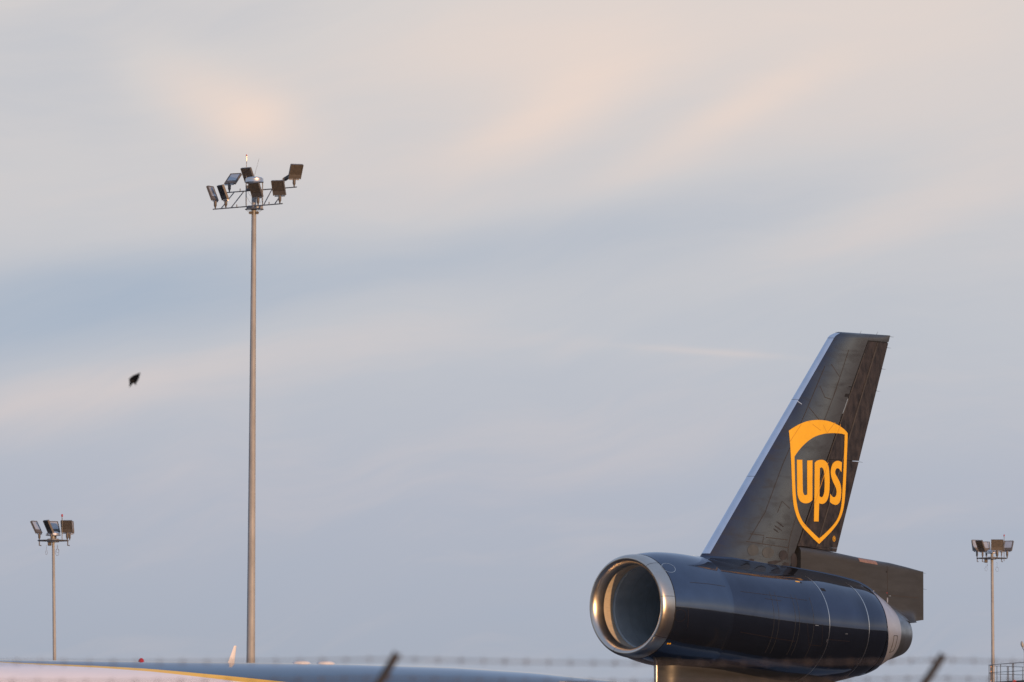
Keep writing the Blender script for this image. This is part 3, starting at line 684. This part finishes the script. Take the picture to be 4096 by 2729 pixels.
# main landing gear so the aircraft stands
for y in (-5.3, 5.3, 0):
    mb = MB(); sx = -21 if y else -38
    mb.tube(L(sx, y * .55, zft_(sx) - 5.6), L(sx, y, .6), .22, .18, 12)
    for dx in ((-.8, .8) if y else (0,)):
        for dy in (-.45, .45): mb.tube(L(sx + dx, y + dy - .2, .62), L(sx + dx, y + dy + .2, .62), .62, .62, 24)
    mb.build('landing_gear', M['deck'], jet)

# ------------------------------------------------------------------ floodlight masts
def flood_parts(parent, base, neck_top, az_deg, tilt_deg, w, h, back_fins=True):
    """one floodlight on a tapered bracket; BASE is where it stands, azimuth 0 faces away from the camera, tilt faces it down"""
    a = R(-az_deg); tl = R(-tilt_deg)
    f = Vector((math.sin(a), math.cos(a), 0)); up = Vector((0, 0, 1))
    nrm = (f * math.cos(tl) - up * math.sin(tl)); u = (up * math.cos(tl) + f * math.sin(tl)); r = nrm.cross(u).normalized()
    mtx = Matrix((r, nrm, u)).transposed()
    b = Vector(base); hinge = b + up * neck_top; c = hinge + u * (h * .5 + h * .06)
    d = h * .16
    hs = MB().box(c + u * h * .12, (w, d * .55, h * .76), mtx)
    hs.box(c - u * h * .36, (w * .98, d * .75, h * .26), mtx)
    for sx in (-1, 1): hs.box(c + r * (w * .5 * sx), (w * .05, d * .95, h * 1.02), mtx)
    hs.box(c + u * h * .505, (w * 1.0, d * .95, h * .035), mtx)
    if back_fins:
        for k in range(9): hs.box(c + u * h * .14 - nrm * d * .34 + r * (w * (k - 4) / 9.6), (w * .022, d * .3, h * .66), mtx)
    head = hs.build('floodlight', M['lamp_body'], parent, False)
    MB().box(c + u * h * .13 + nrm * d * .30, (w * .84, d * .08, h * .66), mtx).build('lens', M['lens'], head, False)
    MB().box(c - u * h * .36 + nrm * d * .40, (w * .86, d * .06, h * .2), mtx).build('driver_cover', M['lamp_body'], head, False)
    MB().tube(hinge + r * w * .42 , hinge - r * w * .42, h * .045, h * .045, 10).build('hinge_tube', M['alu'], head)
    mb = MB(); q = neck_top
    mb.lathe([(w * .035, 0), (w * .05, q * .10), (w * .07, q * .28), (w * .115, q * .42), (w * .125, q * .95), (w * .10, q * 1.08)], b, 12)
    mb.build('bracket', M['lamp_body'], head)
    return head
def pole_mesh(parent, x0, x1, z0, z1, r0, r1, m):
    mb = MB(); rings = []
    for q in frange(0, 1, 26):
        c = Vector((x0[0] + (x1[0] - x0[0]) * q, x0[1] + (x1[1] - x0[1]) * q, z0 + (z1 - z0) * q)); r = r0 + (r1 - r0) * q
        if abs(q - .32) < .021 or abs(q - .64) < .021: pass
        rings.append([c + Vector((r * math.cos(2 * math.pi * j / 20), r * math.sin(2 * math.pi * j / 20), 0)) for j in range(20)])
    return mb.loft(rings, True, True, True).build('pole', m, parent)

# --- tall mast, 420 m away
Dm = 420.0; PXM = F_PX / Dm
hd = at(1016, 845, Dm); ft = at(1003, 2650, Dm)
slope = (hd.x - ft.x) / (hd.z - ft.z); foot = Vector((ft.x - slope * ft.z, Dm, 0))
mast = empty('floodlight_mast', foot)
tag(mast, 'tallest floodlight mast with eight lamp heads on two tiers of rail', 'light mast', 'airfield floodlight masts')
def T(zx, zy, dy=0.0):
    """point of the mast head from the enlarged detail, dy metres beyond the mast"""
    p = at(800 + zx * .19116, 600 + zy * .19113, Dm + dy); return p - foot
top = T(1140, 690)
k_ = .19116 / PXM                                          # metres per detail pixel
zt_ = T(1130, 600).z
pole_mesh(mast, (0, 0), (T(1133, 690).x, 0), 0, zt_, 19.8 / PXM * 1.06, 9.0 / PXM, M['steel'])
cp = T(1140, 680)
cap = MB().lathe([(192 * k_, -2 * k_), (196 * k_, 6 * k_), (188 * k_, 20 * k_), (186 * k_, 80 * k_), (150 * k_, 104 * k_), (60 * k_, 118 * k_), (8 * k_, 122 * k_)], cp, 36).build('mast_cap', M['alu'], mast)
ANG = R(45)
udir = Vector((math.cos(ANG), -math.sin(ANG), 0)); vdir = Vector((math.sin(ANG), math.cos(ANG), 0))
def rail(za, zb, dya, dyb, r=11): return MB().tube(T(*za, dya), T(*zb, dyb), r * k_, r * k_, 8)
HL = 1.5
def on_low(zx): f = (zx - 1000) / 725; return T(zx, 1184 - f * 59, -.5 - f * HL)
def on_up(zx): f = (zx - 1295) / 725; return T(zx, 835 - f * 57.5, .6 - f * HL)
MB().tube(on_low(272), on_low(1727), 12 * k_, 12 * k_, 8).build('lower_rail', M['frame'], mast)
MB().tube(on_up(562), on_up(2024), 12 * k_, 12 * k_, 8).build('upper_rail', M['frame'], mast)
for a, b in ((650, 920), (440, 720), (1330, 1510), (1560, 1790)):
    MB().tube(on_low(a), on_up(b), 11 * k_, 11 * k_, 8).build('brace', M['frame'], mast)
MB().tube(T(965, 690, -.3), on_low(965), 11 * k_, 11 * k_, 8).build('upright', M['frame'], mast)
MB().tube(T(1310, 690, .2), T(1308, 1235, .2), 11 * k_, 11 * k_, 8).build('upright', M['frame'], mast)
for f, zx in ((on_low, 770), (on_low, 1445), (on_up, 840)):
    p = f(zx); MB().tube(p, p + Vector((0, 0, 62 * k_)), 10 * k_, 10 * k_, 8).build('stub', M['frame'], mast)
c_ = T(1140, 1235)
MB().lathe([(168 * k_, 0), (172 * k_, 10 * k_), (166 * k_, 58 * k_), (150 * k_, 64 * k_)], c_, 30).build('carriage_ring', M['steel'], mast)
MB().box(T(1010, 800, .35), (80 * k_, 80 * k_, 110 * k_)).build('junction_box', M['frame'], mast, False)
mb = MB()
rr = [T(1137, 1245) + Vector((190 * k_ * math.cos(2 * math.pi * j / 28), 190 * k_ * math.sin(2 * math.pi * j / 28), 0)) for j in range(29)]
mb.path(rr, 9 * k_, 6).build('guide_ring', M['frame'], mast)
for zx in (1050, 1085, 1200): 
    MB().tube(T(zx, 1315, -.15), T(zx + 1, 1315, .25), 33 * k_, 33 * k_, 16).build('pulley', M['post'] if zx != 1050 else M['frame'], mast)
for a, b in (((960, 1250), (1050, 1300)), ((1310, 1250), (1215, 1300)), ((985, 980), (1080, 1130)), ((1000, 870), (1080, 975)), ((1300, 1010), (1265, 1120))):
    MB().path([T(*a, -.2), T((a[0] + b[0]) / 2 - 8, (a[1] + b[1]) / 2 + 15, -.2), T(*b, -.2)], 2.5 * k_, 5).build('cable', M['cable'], mast)
W_, H_ = 268 * k_, 318 * k_
for p, az_, tl in ((on_up(1970), 24, 28), (on_low(1670), -19, 24), (on_low(1215), -38, 26), (on_low(540), -64, 22), (on_low(320), -114, 22), (on_up(615), 146, 46), (on_up(1060), -42, 26), (on_up(1740), 84, 58)):
    flood_parts(mast, p, 165 * k_, az_, tl, W_, H_)
p = T(968, 1165, 1.1); q = T(975, 125, 1.1)
MB().tube(T(966, 830, 1.0), T(974, 240, 1.0), 7 * k_, 7 * k_, 8).build('beacon_rod', M['steel'], mast)
MB().tube(T(974, 240, 1.0), T(975, 130, 1.0), 8 * k_, 15 * k_, 10).build('beacon_stem', M['alu'], mast)
MB().lathe([(15 * k_, 0), (16 * k_, 8 * k_), (15 * k_, 28 * k_), (6 * k_, 36 * k_)], T(975, 130, 1.0), 12).build('beacon_lamp', M['red'], mast)
MB().tube(T(1135, 560), T(1238, 175), 4 * k_, 2 * k_, 6).build('lightning_rod', M['frame'], mast)

# --- the two smaller masts, 560 m away
Ds = 560.0; PS = F_PX / Ds
def small_mast(label, top_px, foot_px, org, sc, pole_zx, arm, heads, cap_z, rod, loops, box=None, hooks=()):
    hd = at(*top_px, Ds); ft = at(*foot_px, Ds); sl = (hd.x - ft.x) / (hd.z - ft.z); foot = Vector((ft.x - sl * ft.z, Ds, 0))
    m_ = empty('floodlight_mast', foot); tag(m_, label, 'light mast', 'airfield floodlight masts')
    k = sc / PS
    def T(zx, zy, dy=0.0): return at(org[0] + zx * sc, org[1] + zy * sc, Ds + dy) - foot
    x0, x1, ya = arm; rx = (x1 - x0) / 2 * k; cx = pole_zx
    pt = T(cx, cap_z[2])
    pole_mesh(m_, (0, 0), (pt.x, 0), 0, pt.z, 8.4 / PS * 1.08, 5.4 / PS, M['steel'])
    ctr = T(cx, ya)
    MB().path([ctr + Vector((rx * .93 * math.cos(2 * math.pi * j / 24), rx * .93 * math.sin(2 * math.pi * j / 24), 0)) for j in range(25)], 13 * k, 8).build('lamp_ring', M['frame'], m_)
    MB().lathe([(130 * k, -38 * k), (140 * k, -20 * k), (140 * k, 30 * k), (120 * k, 42 * k)], ctr, 24).build('carriage', M['steel'], m_)
    for j in range(6):
        a = math.pi / 3 * j + .3; MB().tube(ctr + Vector((120 * k * math.cos(a), 120 * k * math.sin(a), 0)), ctr + Vector((rx * .93 * math.cos(a), rx * .93 * math.sin(a), 0)), 10 * k, 10 * k, 6).build('spoke', M['frame'], m_)
    hw_, z0, z1 = cap_z
    MB().lathe([(hw_ * k, 0), (hw_ * 1.03 * k, 8 * k), (hw_ * .96 * k, (z0 - z1) * k * .55), (hw_ * .6 * k, (z0 - z1) * k * .9), (hw_ * .1 * k, (z0 - z1) * k)], T(cx, z0), 28).build('mast_cap', M['alu'], m_)
    for zx, dep, az_, tl, w_, h_, nk in heads:
        dy = dep * rx; b = T(zx, ya, dy); flood_parts(m_, b, nk * k, az_, tl, w_ * k, h_ * k, w_ > 200)
    for zx, dep in hooks:
        b = T(zx, ya, dep * rx); MB().path([b, b + Vector((0, 0, -105 * k)), b + Vector((45 * k, 0, -112 * k))], 15 * k, 6).build('hook', M['lamp_body'], m_)
    zx, za, zb = rod
    MB().tube(T(zx, za, -.5 * rx), T(zx, zb + 55, -.5 * rx), 9 * k, 9 * k, 8).build('beacon_rod', M['frame'], m_)
    MB().lathe([(17 * k, 0), (20 * k, 10 * k), (20 * k, 45 * k), (12 * k, 58 * k)], T(zx, zb + 60, -.5 * rx), 12).build('beacon_lamp', M['red'], m_)
    for zx, za, zb, zc2, w_ in loops:
        pts = [T(zx, za), T(zx, zb)] + [T(zx + w_ * math.sin(2 * math.pi * j / 20), zb + (zc2 - zb) * (1 - math.cos(2 * math.pi * j / 20)) / 2) for j in range(1, 21)]
        MB().path(pts, 3.2 * k, 5).build('cable_loop', M['cable'], m_)
    if box: MB().box(T(box[0], box[1]), (box[2] * k, box[2] * k, box[3] * k)).build('winch_box', M['lamp_body'], m_, False)
    return m_
small_mast('shorter floodlight mast with five lamp heads, above the white forward end of the fuselage', (212.7, 2170), (218, 2640), (60, 2020), .17857, 855, (490, 1220, 800),
           [(545, -.35, -118, 28, 230, 300, 150), (815, -.8, -58, 26, 215, 300, 160), (905, .7, -150, 26, 230, 270, 170), (1170, -.3, -14, 16, 250, 275, 165), (1225, .35, -160, 14, 200, 270, 150)],
           (165, 690, 590), (1055, 780, 205), [(705, 900, 1025, 1115, 22), (945, 890, 985, 1140, 40), (955, 890, 985, 1075, 30)], (775, 865, 80, 100), [(545, -.35), (1180, -.3)])
small_mast('shorter floodlight mast with six lamp heads, rising behind the railed platform', (3968, 2230), (3972, 2700), (3850, 2120), .12753, 925, (415, 1440, 890),
           [(455, -.2, -160, 18, 260, 350, 215), (630, -.8, -42, 28, 250, 370, 200), (750, .75, -170, 20, 250, 300, 215), (1085, -.9, 3, 12, 365, 335, 230), (1225, .7, -172, 10, 150, 320, 200), (1400, -.2, 152, 26, 290, 340, 215)],
           (170, 740, 610), (1305, 980, 140), [(740, 1060, 1165, 1290, 38), (1085, 1000, 1165, 1310, 46), (780, 1040, 1080, 1145, 5)], (735, 975, 105, 110), [(460, -.2), (620, -.8), (1225, .7)])

# ------------------------------------------------------------------ railed platform, 470 m away
Dp = 470.0; PP = F_PX / Dp
def E(zx, zy, Yv): return at(3930 + zx * .12691, 2530 + zy * .12691, Yv)
front = lambda zx: Dp - (zx - 310) * .12691 / PP * 3.2
rear = lambda zx: Dp + 1.0 + (zx - 310) * .12691 / PP * 1.2
pf = empty('service_platform', E(800, 1560, Dp) * 1.0); pf.location.z = 0; pb = pf.location.copy()
tag(pf, 'raised dark railed platform in front of the rightmost floodlight mast', 'platform')
def pb_(p): return p - pb
pr = 8 * .12691 / PP
def rod(a, b, name, m=M['rail'], r=pr): return MB().tube(pb_(a), pb_(b), r, r, 8).build(name, m, pf)
XR = 1750
fz_ = lambda zx, y0, sl: y0 + (zx - 310) * sl
rod(E(200, 1030, Dp + .5), E(310, 1016, front(310)), 'handrail', r=pr * 1.1); rod(E(310, 1016, front(310)), E(XR, fz_(XR, 1016, -.073), front(XR)), 'handrail', r=pr * 1.25)
rod(E(210, 1282, Dp + .5), E(310, 1264, front(310)), 'mid_rail'); rod(E(310, 1264, front(310)), E(XR, fz_(XR, 1264, -.058), front(XR)), 'mid_rail')
rod(E(205, 1030, Dp + .5), E(340, 1056, rear(340)), 'rear_handrail'); rod(E(340, 1056, rear(340)), E(XR, 1108, rear(XR)), 'rear_handrail')
rod(E(205, 1290, Dp + .5), E(350, 1308, rear(350)), 'rear_mid_rail'); rod(E(350, 1308, rear(350)), E(XR, 1356, rear(XR)), 'rear_mid_rail')
for zx, y0, y1, Yv, rr_ in ((207, 1030, 1575, Dp + .5, 1.35), (322, 1014, 1560, front(322), 1.5), (571, 998, 1545, front(571), 1.3), (945, 970, 1520, front(945), 1.5), (982, 968, 1518, front(982), 1.5), (1400, 940, 1490, front(1400), 1.4), (1440, 938, 1488, front(1440), 1.4),
                            (455, 1060, 1560, rear(455), 1.3), (782, 1073, 1530, rear(782), 1.4), (820, 1075, 1530, rear(820), 1.3), (1268, 1090, 1520, rear(1268), 1.3), (1600, 1105, 1520, rear(1600), 1.3)):
    rod(E(zx, y0, Yv), E(zx, y1, Yv), 'rail_post', r=pr * rr_)
c4 = [E(200, 1572, Dp + .5), E(312, 1560, front(312)), E(XR, 1480, front(XR)), E(XR, 1530, rear(XR))]
mean = sum((c.z for c in c4)) / 4
mb = MB(); dk = [pb_(c) for c in c4]
mb.add([c for c in dk] + [c - Vector((0, 0, .30)) for c in dk], [(0, 1, 2, 3), (4, 5, 6, 7), (0, 1, 5, 4), (1, 2, 6, 5), (2, 3, 7, 6), (3, 0, 4, 7)]).build('deck', M['deck'], pf, False)
for c in dk:
    q = c * .97; MB().tube(Vector((q.x, q.y, 0)), Vector((q.x, q.y, c.z - .2)), .14, .14, 12).build('support_leg', M['rail'], pf)
mb = MB().box(pb_(E(268, 1290, Dp + .1)), (38 * .12691 / PP, .35, 480 * .12691 / PP)); mb.build('control_column', M['lamp_body'], pf, False)
for zy in (1085, 1235, 1520):
    c = pb_(E(268, zy, Dp - .35)); r = 15 * .12691 / PP
    MB().loft([[c + Vector((r * math.sin(a) * math.cos(2 * math.pi * j / 12), -r * .9 * math.cos(a), r * math.sin(a) * math.sin(2 * math.pi * j / 12))) for j in range(12)] for a in (1.57, 1.2, .8, .4, .05)], True, False, True).build('amber_dome', mat('faintly emissive amber glass', (.95, .34, .04), .2, 0, .3, emit=((1, .30, .04), .55)), pf)  # small amber domes with a weak emission of their own
c = pb_(E(1012, 1600, front(1012) - .4)); r = 68 * .12691 / PP
MB().lathe([(r * 1.0, 0), (r * .98, r * .7), (r * .8, r * 1.15), (r * .35, r * 1.42), (r * .05, r * 1.5)], c, 18).build('warning_beacon', M['orange'], pf)
for a, b in (((1110, 935), (1200, 900)), ((590, 950), (630, 910)), ((690, 1040), (760, 1005)), ((850, 960), (930, 930))):
    MB().path([pb_(E(*a, front(a[0]))), pb_(E((a[0] + b[0]) / 2, (a[1] + b[1]) / 2 + 6, front(a[0]))), pb_(E(*b, front(a[0])))], pr * .35, 5).build('loose_wire', M['cable'], pf)
# small lamp on a thin pole behind the platform
lo = E(1312, 1500, Dp + 8); lamp = empty('street_lamp', (lo.x, lo.y, 0))
tag(lamp, 'small pale grey lamp head on a thin pole beyond the railed platform', 'street lamp')
def G(zx, zy): return E(zx, zy, Dp + 8) - Vector((lo.x, lo.y, 0))
gk = .12691 / F_PX * (Dp + 8)
rings = []
for q, rx_ in ((0, 8), (.08, 24), (.3, 46), (.55, 54), (.8, 40), (.95, 22), (1, 6)):
    c = G(1238 + 36 * (1 - q) - 14 * q * (1 - q), 500 - 220 * q); rings.append([c + Vector((rx_ * gk * math.cos(2 * math.pi * j / 18), rx_ * gk * math.sin(2 * math.pi * j / 18), (6 - 4 * math.cos(2 * math.pi * j / 18)) * gk)) for j in range(18)])
MB().loft(rings, True, True, True).build('lamp_shell', M['lampgrey'], lamp)
MB().path([G(1262, 495), G(1290, 530), G(1312, 560), G(1314, 620)], 13 * gk, 8).build('lamp_arm', M['frame'], lamp)
pz = G(1313, 600); MB().tube((pz.x, pz.y, 0), pz, 12 * gk, 8 * gk, 10).build('pole', M['steel'], lamp)

# ------------------------------------------------------------------ bird
bp = at(537, 1519, 95.0); bs = .0765 / F_PX * 95
bird = None
def Bd(zx, zy, dy=0.0): return Vector(((zx - 750) * bs, dy, -(zy - 800) * bs))
mb = MB()
body = [((455, 745), 6, .0), ((485, 755), 34, 0), ((540, 790), 62, 0), ((640, 850), 92, 0), ((740, 920), 88, 0), ((800, 990), 56, 0), ((840, 1060), 42, 0), ((850, 1090), 10, 0)]
rings = []
for (c, r, _) in body: rings.append([Bd(*c) + Vector((.35 * r * bs * math.cos(2 * math.pi * j / 14), 1.0 * r * bs * math.sin(2 * math.pi * j / 14), r * bs * math.cos(2 * math.pi * j / 14) * .85)) for j in range(14)])
mb.loft(rings, True, True, True)
def wing(pts, th=10):
    k = len(pts); a = [Bd(x, y, d) for x, y, d in pts]; off = Vector((0, th * bs, th * .3 * bs))
    mb.add([p - off for p in a] + [p + off for p in a], [tuple(range(k)), tuple(range(k, 2 * k))[::-1]] + [(i, (i + 1) % k, k + (i + 1) % k, k + i) for i in range(k)])
wing([(520, 720, -.01), (640, 620, -.03), (800, 560, -.08), (960, 510, -.13), (1105, 470, -.17), (1075, 600, -.16), (1030, 720, -.10), (960, 860, -.07), (850, 1010, -.03), (660, 930, 0)])
wing([(500, 740, .01), (640, 860, .02), (690, 950, .04), (610, 1040, .08), (520, 1130, .11), (470, 1190, .13), (470, 1100, .11), (485, 980, .07), (480, 860, .03)])
bird = mb.build('bird', M['feather'], None); bird.location = bp
tag(bird, 'small black bird in flight against the sky, left of the tallest mast', 'bird')

# ------------------------------------------------------------------ perimeter fence, about 39 m away
FA = R(40); fd = Vector((math.cos(FA), math.sin(FA), 0)); fn = Vector((math.sin(FA), -math.cos(FA), 0))
fo = at(2048, 2640, 39.0); fence = empty('perimeter_fence', (fo.x, fo.y, 0), (0, 0, FA))
tag(fence, 'out of focus barbed wire fence top with leaning steel arms along the bottom', 'fence')
def hz(t_): return fo.z + .0035 + .0125 * t_                # height of the top wire; the ground rises a little
def FL(t_, off, z): return Vector((t_, off * -1.0, z))      # local: x along the fence, y away from the camera side
def t_of(px, off=0):
    best = None
    for i in range(-400, 700):
        t_ = i / 100; p = Vector((fo.x, fo.y, 0)) + fd * t_ + fn * off; x = 2048 + F_PX * p.x / p.y
        if best is None or abs(x - px) < best[0]: best = (abs(x - px), t_)
    return best[1]
ta, tb = t_of(1582), t_of(3765); step = tb - ta
rows = [(0, 0), (-.085, -.085), (-.17, -.17)]
barb = MB()
for q in range(4):
    a = math.pi / 2 * q + .4; d = Vector((.006 * (1 if q % 2 else -1), .016 * math.cos(a), .016 * math.sin(a))); barb.tube(-d * 1.0, d, .0017, .001, 4)
barb.path([(-.007 + .0024 * j, .0042 * math.cos(j * 1.9), .0042 * math.sin(j * 1.9)) for j in range(7)], .0019, 4)
bmesh_proto = None
arms = [ta - step, ta, tb, tb + step]
for t_ in arms:
    zt = hz(t_) + .028
    MB().tube(FL(t_, -.30, zt - .33), FL(t_, -.30, 0), .03, .03, 14).build('fence_post', M['post'], fence)
    a0, a1 = FL(t_, -.30, zt - .33), FL(t_, .02, zt)
    d = (a1 - a0).normalized(); mb = MB(); sx = Vector((.0135, 0, 0)); nn = d.cross(Vector((1, 0, 0))).normalized() * .0135
    prof = [-sx - nn, sx - nn, sx - nn * .7, -sx * .7 - nn * .7, -sx * .7 + nn, -sx + nn]
    mb.loft([[a0 + q for q in prof], [a1 + q for q in prof]], True, True, True)
    mb.build('fence_arm', M['post'], fence, False)
for ri, (off, dz) in enumerate(rows):
    T0, T1 = t_of(-250), t_of(4350)
    def zz(t_):
        f = ((t_ - ta) / step) % 1.0; return hz(t_) + dz - .018 * 4 * f * (1 - f)
    mb = MB()
    for ph in (0, math.pi):
        pts = []
        for i in range(360):
            t_ = T0 + (T1 - T0) * i / 359; a = t_ * 2 * math.pi / .09 + ph
            pts.append(FL(t_, off + .0018 * math.cos(a), zz(t_) + .0018 * math.sin(a)))
        mb.path(pts, 00.0019, 4)
    wr = mb.build('barbed_wire', M['wire'], fence)
    t_ = T0 + .03 + .04 * ri
    while t_ < T1:
        p = FL(t_, off, zz(t_))
        if bmesh_proto is None:
            o = barb.build('barb', M['wire'], wr); bmesh_proto = o.data
        else:
            o = bpy.data.objects.new('barb', bmesh_proto); COL.objects.link(o); o.parent = wr
        o.location = p; o.rotation_euler = (random.uniform(0, 3), 0, 0); t_ += .132 + random.uniform(-.006, .006)
